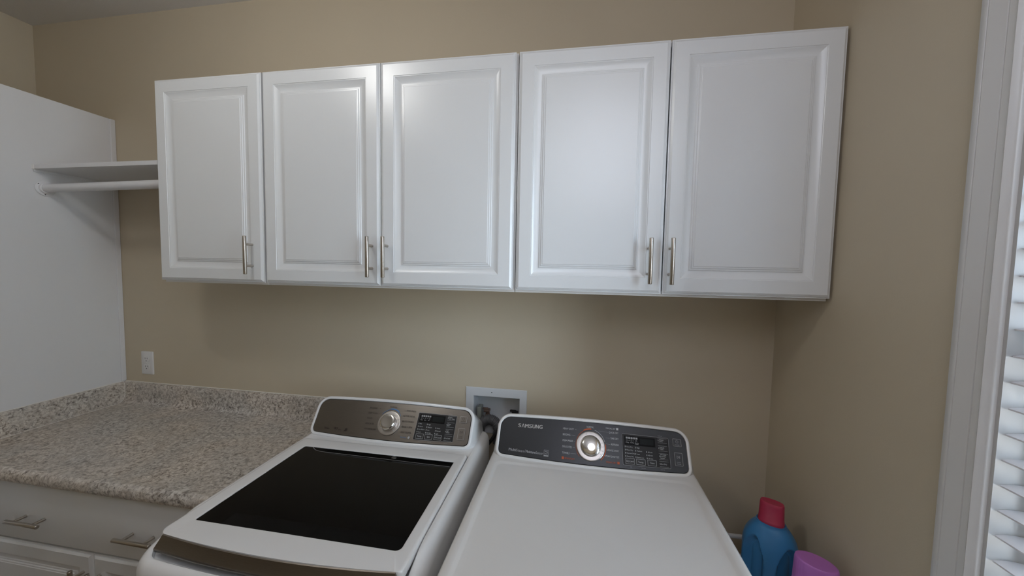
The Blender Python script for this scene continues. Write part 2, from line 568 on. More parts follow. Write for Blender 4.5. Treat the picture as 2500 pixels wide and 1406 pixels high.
# ---------------------------------------------------------------- closet side panel, shelf and rod
XP = -0.62
cp = thing('closet_divider', 'tall white closet side panel standing at the left end of the granite countertop', 'panel', (XP - 0.01, -0.35, 0))
bm = bmesh.new(); box(bm, XP - 0.019, XP, -0.80, -0.0005, 0.0, 2.294, 0.0012, segs=1); obj('board', loc(bm, cp), M['panel'], cp)
bm = bmesh.new(); box(bm, XP, XP + 0.0055, -0.020, -0.0005, 1.0215, 2.294, 0.0012, segs=1); struct('trim_5', bm, M['panel'])
sh = thing('closet_shelf', 'short white shelf between the closet panel and the single-door cabinet', 'shelf', (-0.31, -0.14, 1.990))
bm = bmesh.new(); box(bm, XP + 0.0060, -0.0015, -0.281, -0.0005, 1.9895, 2.0065, 0.0008, segs=1); obj('board', loc(bm, sh), M['panel'], sh)
bm = bmesh.new(); box(bm, XP + 0.0003, XP + 0.013, -0.2835, -0.2812, 1.988, 2.007, 0.0008, segs=1); obj('end_clip', loc(bm, sh), M['carcass'], sh)
bm = bmesh.new(); box(bm, XP + 0.0003, XP + 0.0058, -0.279, -0.021, 1.9795, 2.0060, 0.0008, segs=1); obj('cleat', loc(bm, sh), M['panel'], sh)
rod = thing('closet_rod', 'round white closet rod under the short shelf', 'rod', (-0.31, -0.247, 1.920))
bm = bmesh.new(); tube(bm, [(XP + 0.004, -0.247, 1.917), (-0.02, -0.247, 1.924), (-0.0145, -0.247, 1.924)], 0.0170, 32); obj('pole', loc(bm, rod), M['panel'], rod, smooth=40)
def flange(x, s, zc):
    bm = bmesh.new()
    prof = [(0.0003, 0.031), (0.003, 0.031), (0.0045, 0.029), (0.0050, 0.0225), (0.012, 0.0215), (0.013, 0.0200), (0.013, 0.0172), (0.004, 0.0172)]
    rings(bm, [[(x + s * d, -0.247 + r * math.cos(a), zc + r * math.sin(a)) for a in [2 * math.pi * k / 32 for k in range(32)]] for d, r in prof])
    for a in (2.5, 4.6, 0.4):
        yy, zz = -0.247 + 0.0265 * math.cos(a), zc + 0.0265 * math.sin(a)
        rings(bm, [[(x + s * d, yy + r * math.cos(t), zz + r * math.sin(t)) for t in [2 * math.pi * k / 10 for k in range(10)]] for d, r in [(0.0045, 0.0022), (0.0056, 0.0020)]], mi=1)
    obj('flange', loc(bm, rod), [M['panel'], M['tubgrey']], rod, smooth=35)
flange(XP, 1, 1.917)
flange(-0.0005, -1, 1.924)

# ---------------------------------------------------------------- wall outlet
ox0, oz1 = -0.5150, 1.1740
ol = thing('wall_outlet', 'white duplex wall outlet above the granite backsplash', 'outlet', (ox0 + .035, 0, oz1 - .057))
bm = bmesh.new()
rings(bm, [[(x, y, z) for x, z in rrect(-.035 + i, .035 - i, -.057 + i, .057 - i, 0.003)] for y, i in [(-0.0003, 0), (-0.003, 0), (-0.0048, 0.0012), (-0.0062, 0.0055)]])
obj('cover_plate', bm, M['outlet'], ol, smooth=30)
for zc in (0.0195, -0.0195):
    bm = bmesh.new()
    pts = []
    for k in range(28):
        a = 2 * math.pi * k / 28
        pts.append((max(-.0172, min(.0172, .0190 * math.cos(a))), max(-.0132, min(.0132, .0175 * math.sin(a)))))
    rings(bm, [[(x * s, y, zc + z * s) for x, z in pts] for y, s in [(-0.0058, 1.0), (-0.0078, 1.0), (-0.0084, 0.96)]])
    for xx, hh in ((-0.0062, 0.0085), (0.0062, 0.0068)):
        box(bm, xx - .0011, xx + .0011, -0.00855, -0.0080, zc + .0015 - hh / 2 + .002, zc + .0015 + hh / 2 + .002, mi=1)
    rings(bm, [[(.0025 * math.cos(t), y, zc - .0080 + .0025 * math.sin(t)) for t in [2 * math.pi * k / 12 for k in range(12)]] for y in (-0.0080, -0.00855)], mi=1)
    obj('receptacle', bm, [M['outlet'], M['tubgrey']], ol)
bm = bmesh.new()
rings(bm, [[(r * math.cos(t), y, r * math.sin(t)) for t in [2 * math.pi * k / 16 for k in range(16)]] for y, r in [(-0.0058, .0034), (-0.0072, .0032), (-0.0078, .0018)]])
obj('screw', bm, M['outlet'], ol, smooth=40)

# ---------------------------------------------------------------- countertop
CT0, CT1 = XP + 0.0006, 0.583
ct = thing('countertop', 'granite-look laminate countertop with rolled edge and backsplash beside the washer', 'countertop', (0, -0.3, 0.882))
bm = bmesh.new()
prof = [(-0.020, 0.884), (-0.560, 0.884), (-0.560, 0.8815)]
for k in range(9):
    a = math.radians(-90 - 11.25 * k)          # rolled nose
    prof.append((-0.567 + 0.019 * math.cos(a), 0.9005 + 0.019 * math.sin(a)))
for k in range(1, 8):
    a = math.radians(180 - 15 * k)
    prof.append((-0.5665 + 0.0195 * math.cos(a), 0.9055 + 0.0205 * math.sin(a)))
prof += [(-0.548, 0.9225), (-0.536, 0.9200), (-0.520, 0.9190), (-0.060, 0.9190)]
for k in range(1, 7):
    a = math.radians(-90 + 15 * k)
    prof.append((-0.0445 + 0.024 * math.cos(a) , 0.943 + 0.024 * math.sin(a)))
prof += [(-0.0195, 0.960), (-0.0195, 1.006), (-0.0180, 1.0125), (-0.0125, 1.0165), (-0.0006, 1.0170), (-0.0006, 0.884)]
extrude_profile(bm, prof, 'x', CT0, CT1)
obj('top_and_backsplash', loc(bm, ct), M['granite'], ct, smooth=40)
bm = bmesh.new()
prof = [(CT0, 0.9196), (CT0, 1.0165), (CT0 + .014, 1.0165), (CT0 + .0185, 1.013), (CT0 + .0200, 1.006), (CT0 + .0200, 0.9225), (CT0 + .0205, 0.9196)]
rings(bm, [[(u, -0.548, v) for u, v in prof], [(u, -0.0197, v) for u, v in prof]])
obj('side_splash', loc(bm, ct), M['granite'], ct, smooth=40)
bm = bmesh.new()
pts = [(CT0 + .003, -0.0178, 1.0172), (CT0 + .012, -0.0185, 1.0170), (CT0 + .0195, -0.0200, 1.0100), (CT0 + .0205, -0.0203, 0.9900), (CT0 + .0205, -0.0208, 0.9550), (CT0 + .0205, -0.0290, 0.9310), (CT0 + .0205, -0.046, 0.9196)]
tube(bm, pts, 0.0013, 8)
tube(bm, [(CT0 + .003, -0.0015, 1.0180), (CT1 - .001, -0.0015, 1.0180)], 0.0020, 8)
tube(bm, [(CT0 + .0012, -0.546, 1.0175), (CT0 + .0012, -0.016, 1.0175)], 0.0020, 8)
tube(bm, [(CT0 + .0212, -0.540, 0.9198), (CT0 + .0212, -0.049, 0.9198)], 0.0008, 6)
obj('caulk_line', loc(bm, ct), M['caulk'], ct, smooth=60)

# ---------------------------------------------------------------- base cabinet
bc = thing('base_cabinet', 'white base cabinet with one wide drawer over two doors under the countertop', 'cabinet', (0.06, -0.27, 0))
bm = bmesh.new()
box(bm, XP + 0.001, -0.50, -0.540, -0.001, 0.10, 0.8815)
box(bm, -0.50, 0.580, -0.540, -0.522, 0.10, 0.8815)
box(bm, 0.560, 0.580, -0.522, -0.001, 0.10, 0.8815)
box(bm, -0.50, 0.560, -0.522, -0.001, 0.10, 0.116)
box(bm, XP + 0.001, 0.580, -0.480, -0.462, 0.0, 0.10)
obj('carcass', loc(bm, bc), M['cab'], bc)
YBF = -0.5605
bm = bmesh.new()
box(bm, -0.44, 0.560, YBF, YBF + 0.0195, 0.6755, 0.8725, 0.002)
df = obj('drawer_front', loc(bm, bc), M['cab'], bc, smooth=40)
for px in (-0.166, 0.2715):
    o = add_pull(df, px - 0.06, YBF + 0.27, 0.760, 0.138, 0.080, 'x')
for a, b, hx in ((-0.44, 0.0585, 0.026), (0.0625, 0.560, 0.094)):
    d = obj('door', door_bm(b - a, 0.6630 - 0.115), M['cab'], bc, smooth=25)
    d.location = (a - 0.06, YBF + 0.27, 0.115)
    add_pull(d, hx - a, 0, 0.630 - 0.068 - 0.115, 0.138, 0.078)

# ---------------------------------------------------------------- laundry machines
# control face surface: s across, v up the slope (metres), n out of the face
CQ = dict(yb=-0.2407, bb=0.0155, yt=-0.1724, zt=1.0856, bt=0.0063, zb=0.9829, L=0.125)
def F(s, v, n=0.0):
    q = CQ
    u = max(-1.08, min(1.08, s / 0.3))
    w = 1 - u * u
    B = Vector((s, q['yb'] - q['bb'] * w, q['zb']))
    T = Vector((s, q['yt'], q['zt'] + q['bt'] * w))
    d = (T - B)
    nrm = Vector((1, 0, 0)).cross(d).normalized()
    return B + d * (v / q['L']) + nrm * n

def face_plate(bm, s0, s1, v0, v1, r, n0, n1, mi=0, ns=10, nc=6, edge=0.0):
    """rounded plate following the control face, from n0 (hidden) up to n1"""
    ss = set()
    rl = r if isinstance(r, (tuple, list)) else (r,) * 4
    for k in range(nc + 1):
        a = math.radians(90 * k / nc)
        for rr in set(rl):
            ss.add(round(s0 + rr * (1 - math.cos(a)), 6))
            ss.add(round(s1 - rr * (1 - math.cos(a)), 6))
    for k in range(1, ns):
        ss.add(round(s0 + (s1 - s0) * k / ns, 6))
    ss = sorted(ss)
    def lim(s, top):
        rL = rl[3] if top else rl[0]
        rR = rl[2] if top else rl[1]
        inset = 0.0
        if s < s0 + rL:
            inset = rL - math.sqrt(max(0, rL * rL - (s0 + rL - s) ** 2))
        if s > s1 - rR:
            inset = max(inset, rR - math.sqrt(max(0, rR * rR - (s - s1 + rR) ** 2)))
        return (v1 - inset) if top else (v0 + inset)
    e = edge
    prev = None
    for i, s in enumerate(ss):
        lo, hi = lim(s, 0), lim(s, 1)
        if hi - lo < 1e-5:
            hi = lo + 1e-5
        sm = s if not e else s0 + e + (s - s0) * (s1 - s0 - 2 * e) / (s1 - s0)
        k = (hi - lo - 2 * e) / (hi - lo) if hi - lo > 2 * e else 0.2
        mid = (lo + hi) / 2
        cur = [bm.verts.new(F(s, lo, n0)), bm.verts.new(F(sm, mid - (mid - lo) * k, n1)), bm.verts.new(F(sm, mid + (hi - mid) * k, n1)), bm.verts.new(F(s, hi, n0))]
        if prev:
            for a in range(3):
                bm.faces.new((prev[a], cur[a], cur[a + 1], prev[a + 1])).material_index = mi
        else:
            bm.faces.new(cur).material_index = mi
        prev = cur
    bm.faces.new(list(reversed(prev))).material_index = mi

def outline_frame(bm, s0, s1, v0, v1, r, w, n, mi=0):
    """thin printed outline on the control face"""
    a = rrect(s0, s1, v0, v1, r, 4, 3)
    b = rrect(s0 + w, s1 - w, v0 + w, v1 - w, max(r - w, 0.0003), 4, 3)
    va = [bm.verts.new(F(s, v, n)) for s, v in a]
    vb = [bm.verts.new(F(s, v, n)) for s, v in b]
    for i in range(len(va)):
        j = (i + 1) % len(va)
        bm.faces.new((va[i], va[j], vb[j], vb[i])).material_index = mi

_font = {}
def glyphs(text):
    """triangles of a text in unit cap height, left at 0"""
    if text in _font:
        return _font[text]
    cu = bpy.data.curves.new('text', 'FONT')
    cu.body = text
    cu.size = 1.0
    cu.resolution_u = 3
    to = bpy.data.objects.new('text', cu)
    COL.objects.link(to)
    dg = bpy.context.evaluated_depsgraph_get()
    me = to.evaluated_get(dg).to_mesh()
    vs = [(v.co.x, v.co.y) for v in me.vertices]
    fs = [tuple(p.vertices) for p in me.polygons]
    to.evaluated_get(dg).to_mesh_clear()
    bpy.data.objects.remove(to)
    bpy.data.curves.remove(cu)
    x0 = min(v[0] for v in vs); x1 = max(v[0] for v in vs)
    cap = 0.69
    _font[text] = ([((x - x0) / (x1 - x0), y / cap) for x, y in vs], fs, (x1 - x0) / cap)
    return _font[text]

def write(bm, text, s, v, cap, width=None, align='L', n=0.0006, mi=0, bold=0.0):
    vs, fs, asp = glyphs(text)
    w = width or asp * cap
    s0 = s - (w if align == 'R' else w / 2 if align == 'C' else 0)
    for off in ([0.0] if not bold else [-bold, 0.0, bold]):
        vv = [bm.verts.new(F(s0 + x * w + off, v + y * cap, n + abs(off) * .01)) for x, y in vs]
        for f in fs:
            try:
                bm.faces.new([vv[i] for i in f]).material_index = mi
            except ValueError:
                pass

def arc_strip(bm, cs, cv, r0, r1, a0, a1, n, mi=0, seg=40):
    prev = None
    for k in range(seg + 1):
        a = math.radians(a0 + (a1 - a0) * k / seg)
        cur = (bm.verts.new(F(cs + r0 * math.cos(a), cv + r0 * math.sin(a), n)), bm.verts.new(F(cs + r1 * math.cos(a), cv + r1 * math.sin(a), n)))
        if prev:
            bm.faces.new((prev[0], prev[1], cur[1], cur[0])).material_index = mi
        prev = cur

def dash(bm, s0, v0, s1, v1, w, n, mi=0):
    dx, dy = s1 - s0, v1 - v0
    l = max(math.hypot(dx, dy), 1e-6)
    px, py = -dy / l * w / 2, dx / l * w / 2
    bm.faces.new([bm.verts.new(F(s, v, n)) for s, v in ((s0 + px, v0 + py), (s0 - px, v0 - py), (s1 - px, v1 - py), (s1 + px, v1 + py))]).material_index = mi

def rect(bm, s0, s1, v0, v1, n, mi=0):
    bm.faces.new([bm.verts.new(F(s, v, n)) for s, v in ((s0, v0), (s1, v0), (s1, v1), (s0, v1))]).material_index = mi

L = 0.125
def sstep(a, b, x):
    t = max(0.0, min(1.0, (x - a) / (b - a)))
    return t * t * (3 - 2 * t)

def machine_body(bm, cx, hw, y0, y1, top, recess=None, droop=0.0):
    """cabinet shell: y0 front, y1 back; front bowed, edges rounded"""
    def out(i, bow=0.014):
        pts = rrect(cx - hw + i, cx + hw - i, y0 + i, y1 - i, (max(.062 - i, .012), max(.062 - i, .012), max(.03 - i, .004), max(.03 - i, .004)), 10, 14)
        res = []
        for x, y in pts:
            k = sstep(-0.45, y0, y)
            res.append((x, y - bow * k * (1 - min(1, ((x - cx) / (hw - .04)) ** 2))))
        return res
    def zz(z, y):
        if z < 0.85:
            return z
        return z - droop * sstep(-0.66, -0.80, y)
    rs = []
    for z, i in [(0.02, 0.004), (0.03, 0.0), (0.86, 0.0), (top - 0.040, 0.0), (top - 0.026, 0.0012), (top - 0.016, 0.0040), (top - 0.008, 0.0085), (top - 0.003, 0.0135), (top - 0.0006, 0.0190), (top, 0.0225)]:
        rs.append([(x, y, zz(z, y)) for x, y in out(i)])
    if recess:
        x0, x1, ya, yb = recess
        def rc(i):
            pts = rrect(x0 + i, x1 - i, ya + i, yb - i, (.040, .040, .013, .013), 10, 14)
            return [(x, y - 0.014 * sstep(-0.45, ya, y) * (1 - min(1, ((x - cx) / (hw - .04)) ** 2))) for x, y in pts]
        rs.append([(x, y, zz(top, y)) for x, y in rc(-.002)])
        rs.append([(x, y, zz(top - .0015, y)) for x, y in rc(0)])
        rs.append([(x, y, zz(top - .016, y)) for x, y in rc(.0012)])
        rs.append([(x, y, top - .050) for x, y in rc(.008)])
    rings(bm, rs)

def console_shell(bm, back_half):
    """white housing: rounded frame around the face, flaring back to the deck"""
    s0, s1, v0, v1 = -0.3095, 0.3095, 0.0, L
    e = 0.0115
    R = (.016, .016, .034, .034)
    def ol(i, dn):
        pts = rrect(s0 - i, s1 + i, v0 - i, v1 + i, tuple(r + i for r in R), 10, 16)
        return [F(s, v, dn) for s, v in pts]
    base = rrect(s0 - e, s1 + e, v0 - e, v1 + e, tuple(r + e for r in R), 10, 16)
    def rear(y, ztop, hs):
        res = []
        for s, v in base:
            t = max(0, min(1, (v - v0 + e) / (v1 - v0 + 2 * e)))
            k = hs / (s1 + e) * (1 - t) + (hs - 0.012) / (s1 + e) * t
            yy = y + (F(s, v).y - y) * 0.0
            res.append(Vector((s * k, yy, 0.940 + t * (ztop - 0.940))))
        return res
    def mid():
        res = []
        for s, v in base:
            t = max(0, min(1, (v - v0 + e) / (v1 - v0 + 2 * e)))
            p = F(s, v, -0.018)
            k = 1 + 0.030 * (1 - t) ** 1.5
            res.append(Vector((p.x * k, p.y, p.z - 0.006 * (1 - t))))
        return res
    rings(bm, [rear(-0.075, 1.020, back_half - .004), rear(-0.082, 1.030, back_half), mid(), ol(e, -0.0065), ol(e - .0008, -0.0030), ol(e - .0026, -0.0006), ol(e - .0050, 0.0004), ol(.0020, 0.0002), ol(.0006, -0.0006), ol(0, -0.0020), ol(-.0004, -0.0060)], cap1=False)

def knob(parent, cs, cv, R, dome, tick_angles, ring_mat, domed):
    k = bpy.data.objects.new
    bm = bmesh.new()
    # flat dial ring
    ax0 = F(cs, cv, 0)
    ax1 = F(cs, cv, 1)
    nrm = (ax1 - ax0).normalized()
    ex = Vector((1, 0, 0))
    ey = nrm.cross(ex).normalized()
    def circ(r, n, seg=64):
        return [ax0 + (ex * math.cos(t) + ey * math.sin(t)) * r + nrm * n for t in [2 * math.pi * q / seg for q in range(seg)]]
    rings(bm, [circ(R, -0.004), circ(R, 0.0025), circ(R - .0012, 0.0034), circ(R - .003, 0.0036), circ(dome + .0012, 0.0036), circ(dome + .0006, 0.0015), circ(dome - .004, 0.0012)])
    for a in tick_angles:
        t = math.radians(a)
        d1, d2 = ex * math.cos(t) + ey * math.sin(t), -ex * math.sin(t) + ey * math.cos(t)
        p = [ax0 + d1 * (dome + .0035) + d2 * .0007, ax0 + d1 * (dome + .0035) - d2 * .0007, ax0 + d1 * (R - .0035) - d2 * .0007, ax0 + d1 * (R - .0035) + d2 * .0007]
        bm.faces.new([bm.verts.new(q + nrm * .0040) for q in p]).material_index = 1
    ring = obj('dial_ring', bm, [ring_mat, M['ink_white']], parent, smooth=35)
    bm = bmesh.new()
    if domed:
        pr = [(dome, 0.001), (dome, 0.006), (dome - .0006, 0.0095), (dome - .0022, 0.0118)]
        for q in range(1, 9):
            t = q / 8
            pr.append(((dome - .0022) * math.cos(t * math.pi / 2), 0.0118 + 0.0060 * math.sin(t * math.pi / 2)))
    else:
        pr = [(dome, 0.001), (dome, 0.016), (dome - .0006, 0.0195), (dome - .0025, 0.0215), (dome - .006, 0.0222), (dome * .6, 0.0218), (dome * .3, 0.0214), (0.0004, 0.0212)]
    pr = [(max(r, 0.0004), n) for r, n in pr]
    rings(bm, [circ(r, n, 48) for r, n in pr])
    kn = obj('knob', bm, M['chrome'], ring, smooth=30)
    kn['label'] = 'round chrome dial knob'
    return ring

def key_block(parent, names3, names4, small, icons_text, plate_mat, frame_ink):
    """dark key panel with black display, three lower keys, four side keys, two end keys"""
    kp_bm = bmesh.new()
    face_plate(kp_bm, 0.1060, 0.2545, 0.0110, 0.1005, .0025, -0.004, 0.0004, 0, 8, 4, .0008)
    kp = obj('key_panel', kp_bm, M['keys'], parent, smooth=30)
    bm = bmesh.new()
    outline_frame(bm, 0.1060, 0.2545, 0.0110, 0.1005, .0025, .0007, 0.00055)
    obj('panel_edge', bm, M['ink_grey'], kp)
    bm = bmesh.new()
    face_plate(bm, 0.1135, 0.2115, 0.0685, 0.0950, .0008, -0.001, 0.0007, 0, 6, 2)
    dp = obj('display', bm, M['display'], kp)
    bm = bmesh.new()
    face_plate(bm, 0.1640, 0.2060, 0.0740, 0.0905, .0006, 0.0, 0.0009, 0, 4, 2)
    obj('screen', bm, M['screen'], kp)
    pr = bmesh.new()
    for i in range(5):
        a = 0.1190 + i * 0.0078
        rect(pr, a, a + 0.0058, 0.0868, 0.0918, 0.0011)
        outline_frame(pr, a + .001, a + .0046, 0.0878, 0.0908, .0004, .0006, 0.0012, 1)
    for i in range(3):
        a = 0.1195 + i * 0.0150
        outline_frame(pr, a, a + 0.0045, 0.0795, 0.0838, .0005, .0005, 0.0011, 2)
        if i < 2:
            dash(pr, a + .0085, .0805, a + .0105, .0818, .0007, .0011, 2)
            dash(pr, a + .0085, .0830, a + .0105, .0818, .0007, .0011, 2)
    for i, t in enumerate(icons_text):
        for q, line in enumerate(t.split('\n')):
            write(pr, line, 0.1180 + i * 0.0145, 0.0748 - q * 0.0032, 0.0026, n=0.0011)
    cols = (0.1155, 0.1480, 0.1830)
    for c, (x0, lines) in enumerate(zip(cols, small)):
        for i, t in enumerate(lines):
            v = 0.0615 - i * 0.0090 - (0.0006 * c) - (0.0090 if len(lines) == 3 else 0)
            rect(pr, x0 - 0.0008, x0 + 0.0008, v - .0002, v + .0040, 0.0008)
            write(pr, t, x0 + 0.0038, v, 0.0036, n=0.0008)
    for (a, b), t in zip(((0.1145, 0.1430), (0.1485, 0.1765), (0.1835, 0.2110)), names3):
        bm = bmesh.new()
        face_plate(bm, a, b, 0.0150, 0.0310, .0008, -0.001, 0.0012, 0, 3, 2, .0004)
        k = obj('key', bm, M['keyface'], kp)
        outline_frame(pr, a, b, 0.0150, 0.0310, .0008, .0007, 0.0014, 0)
        write(pr, t, (a + b) / 2, 0.0206, 0.0048, width=min(.0225, glyphs(t)[2] * .0048), align='C', n=0.0015)
    for (v0, v1), t in zip(((0.0840, 0.0975), (0.0600, 0.0750), (0.0360, 0.0525), (0.0150, 0.0300)), names4):
        bm = bmesh.new()
        face_plate(bm, 0.2200, 0.2505, v0, v1, .0008, -0.001, 0.0014, 0, 3, 2, .0012)
        k = obj('key', bm, M['keyface'], kp)
        ls = t.split('\n')
        dash(pr, 0.2200, v0 - .0002, 0.2490, v0 - .0002, .0006, .0010, 2)
        dash(pr, 0.2200, v1 + .0002, 0.2490, v1 + .0002, .0006, .0010, 2)
        rect(pr, 0.2212, 0.2224, (v0 + v1) / 2 - .0022, (v0 + v1) / 2 + .0022, 0.0017)
        for q, line in enumerate(ls):
            vv = (v0 + v1) / 2 - 0.0018 + (len(ls) - 1) * 0.0025 - q * 0.0050
            write(pr, line, 0.2245, vv, 0.0038, width=min(.0225, glyphs(line)[2] * .0038), n=0.0017)
    obj('lettering', pr, [M['ink_white'], M['display'], M['ink_grey']], kp)['kind'] = 'stuff'
    # power and start keys at the end
    for (a, b, v0, v1), t in zip(((0.2672, 0.2935, 0.0785, 0.1015), (0.2680, 0.2930, 0.0205, 0.0595)), ('power', 'start')):
        bm = bmesh.new()
        face_plate(bm, a, b, v0, v1, .0022, -0.001, 0.0016, 0, 3, 3, .0010)
        k = obj('end_key', bm, plate_mat, parent, smooth=30)
        bm = bmesh.new()
        outline_frame(bm, a, b, v0, v1, .0022, .0008, 0.0018, 0)
        c = (a + b) / 2
        if t == 'power':
            cv = (v0 + v1) / 2 + .003
            arc_strip(bm, c, cv, .0036, .0044, 120, 420, .0019, 1, 24)
            dash(bm, c, cv + .0008, c, cv + .0056, .0009, .0019, 1)
            write(bm, 'POWER', c, v0 + .0028, .0030, align='C', n=.0019, mi=1)
        else:
            cv = v1 - .0130
            for (p, q) in (((c - .0045, cv - .004), (c + .0005, cv)), ((c + .0005, cv), (c - .0045, cv + .004)), ((c - .0045, cv + .004), (c - .0045, cv - .004)), ((c + .0020, cv - .004), (c + .0020, cv + .004)), ((c + .0040, cv - .004), (c + .0040, cv + .004))):
                dash(bm, *p, *q, .0008, .0019, 1)
            for q, line in enumerate(('START', 'PAUSE')):
                write(bm, line, c, v0 + .0090 - q * .0048, .0030, align='C', n=.0019, mi=1)
        obj('key_print', bm, [M['silver'], frame_ink], k)['kind'] = 'stuff'
    bm = bmesh.new()
    for x0, t, v in ((0.128, 'hold', .0065), (0.163, 'hold 3 sec', .0060), (0.222, 'hold 3 sec', .0055), (0.222, 'hold 3 sec', .1035)):
        write(bm, t, x0, v, .0022, n=.0005)
    obj('key_notes', bm, M['ink_grey'], parent)['kind'] = 'stuff'

# ----- washer
WX = 0.918
wa = thing('washing_machine', 'white top-load washer with black glass lid, beside the granite countertop', 'washer', (WX, 0, 0))
bm = bmesh.new()
LX0, LX1, LY0, LY1 = 0.6170 - WX, 1.2410 - WX, -0.766, -0.2815
machine_body(bm, 0.0130, 0.3440, -0.822, -0.070, 0.9720, (LX0 - .003, LX1 + .003, -0.7960, LY1 + .003), 0.030)
obj('body', bm, M['enamel'], wa, smooth=35)
# lid: white frame around the glass
GX0, GX1, GY0, GY1 = 0.6590 - WX, 1.2090 - WX, -0.7143, -0.3335
bm = bmesh.new()
def lid_out(i, z, f=0.0):
    pts = rrect(LX0 + i, LX1 - i, -0.767 + f, LY1 - i, (.022, .010, .012, .012), 8, 14)
    return [(x, y - 0.018 * sstep(-0.7, -0.767, y) * (1 - min(1, ((x - .013) / .31) ** 2)), z) for x, y in pts]
def gl_out(i, z):
    return [(x, y, z) for x, y in rrect(GX0 - i, GX1 + i, GY0 - i, GY1 + i, (.006 + i, .014 + i, .004 + i, .006 + i), 8, 14)]
rings(bm, [lid_out(.001, 0.955), lid_out(0, 0.9725), lid_out(.0012, 0.9755), lid_out(.004, 0.9772), lid_out(.0085, 0.9775), gl_out(.0035, 0.9765), gl_out(.0012, 0.9762), gl_out(0, 0.9752), gl_out(0, 0.9680)])
lid = obj('lid', bm, M['enamel'], wa, smooth=35)
bm = bmesh.new()
rings(bm, [gl_out(-.0003, 0.9660), gl_out(-.0003, 0.9738), gl_out(-.0010, 0.9744)])
gls = obj('lid_glass', bm, M['glass'], lid, smooth=35)
gls['label'] = 'black glass window of the lid'
# printed black border band and small lock lens at the back of the glass
bm = bmesh.new()
pts = [(-.225, -.3365), (-.206, -.3500), (-.180, -.3560), (.270, -.3610), (.286, -.3610), (.286, -.3365)]
vs = [bm.verts.new((x, y, .97448)) for x, y in pts]
bm.faces.new(vs)
obj('glass_border', bm, M['border'], lid)
bm = bmesh.new()
for (x0, y0), (x1, y1) in zip(pts[0:4], pts[1:5]):
    d = Vector((x1 - x0, y1 - y0)).normalized()
    q = Vector((-d.y, d.x)) * .0006
    bm.faces.new([bm.verts.new((x, y, .97452)) for x, y in ((x0 + q.x, y0 + q.y), (x0 - q.x, y0 - q.y), (x1 - q.x, y1 - q.y), (x1 + q.x, y1 + q.y))])
obj('border_line', bm, M['ink_grey'], lid)['kind'] = 'stuff'
bm = bmesh.new()
rings(bm, [[(.085 + r * 1.5 * math.cos(t), -.3455 + r * math.sin(t), z) for t in [2 * math.pi * q / 24 for q in range(24)]] for r, z in [(.0060, .9742), (.0056, .9755), (.0042, .9766), (.0022, .9772), (.0005, .9774)]])
obj('lock_lens', bm, M['lens'], lid, smooth=40)
# brushed handle strip along the front of the lid
bm = bmesh.new()
rs = []
for k in range(33):
    t = -1 + 2 * k / 32
    b = (1 - t * t)
    y0, y1 = -0.7685 - 0.0185 * b, -0.7805 - 0.0180 * b
    def hx(z):
        return 0.0135 + t * (0.3095 - 0.0150 * max(0.0, min(1.0, (z - 0.945) / 0.031)))
    rs.append([(hx(z), y, z) for y, z in ((y0, 0.9765), (y0 - .0025, 0.9755), (y0 * .55 + y1 * .45, 0.9640), (y1 + .0010, 0.9490), (y1, 0.9455), (y1 + .001, 0.9400), (y1 + .006, 0.9370), (y0 + .004, 0.9480))])
rings(bm, rs)
obj('handle_strip', bm, M['steel'], lid, smooth=50)['label'] = 'dark brushed metal strip along the front of the lid'
# console
bm = bmesh.new(); console_shell(bm, 0.332); con = obj('console', bm, M['enamel'], wa, smooth=40)
bm = bmesh.new(); face_plate(bm, -0.3090, 0.3090, 0.0005, L - .0005, (.016, .016, .034, .034), -0.012, -0.0015, 0, 24, 8, .0014); cpn = obj('control_panel', bm, M['plate_washer'], wa, smooth=40)
cpn['label'] = 'brushed bronze control panel with dark lettering'
kr = knob(wa, 0.0, 0.0560, 0.0440, 0.0285, [118, 95, 70, 48, 22, 0, -22, -44], M['ring'], False)
bm = bmesh.new()
arc_strip(bm, 0, 0.0560, .0448, .0462, 35, 145, .0004, 1)
arc_strip(bm, 0, 0.0560, .0462, .0490, 55, 100, .0003, 1)
arc_strip(bm, 0, 0.0560, .0450, .0456, -50, -25, .0004, 2)
for i, t in enumerate(('BEDDING', 'DEEP WASH', 'WOOL', 'DELICATES', 'WATERPROOF')):
    write(bm, t, -0.0955 + .0006 * i, 0.0990 - i * 0.0176, .0050)
    dash(bm, -0.0535, 0.1010 - i * 0.0176, -0.0475, 0.1000 - i * 0.0172, .0005, .0004)
for i, t in enumerate(('PERM PRESS', 'ACTIVE WEAR', 'QUICK WASH', 'RINSE + SPIN', 'SELF CLEAN')):
    write(bm, t, 0.0930, 0.0990 - i * 0.0176, .0050, align='R')
    dash(bm, 0.0485, 0.1000 - i * 0.0172, 0.0545, 0.1010 - i * 0.0176, .0005, .0004)
write(bm, 'NORMAL', 0, 0.1070, .0050, align='C')
write(bm, 'Eco Plus', 0.0800, 0.0130, .0045, align='R', mi=1)
arc_strip(bm, 0.0900, 0.0155, 0.0, .0040, 0, 360, .0004, 2, 20)
write(bm, 'Steam', -0.2560, 0.0150, .0060, bold=.0002)
write(bm, 'VRT', -0.2170, 0.0170, .0070, bold=.0004)
write(bm, 'plus', -0.1950, 0.0160, .0050)
arc_strip(bm, -0.1640, 0.0200, 0.0, .0050, 0, 360, .0004, 0, 20)
dash(bm, -0.1710, 0.0150, -0.1600, 0.0240, .0040, .0004)
obj('lettering', bm, [M['ink_dark'], M['ink_blue'], M['ink_grey']], cpn)['kind'] = 'stuff'
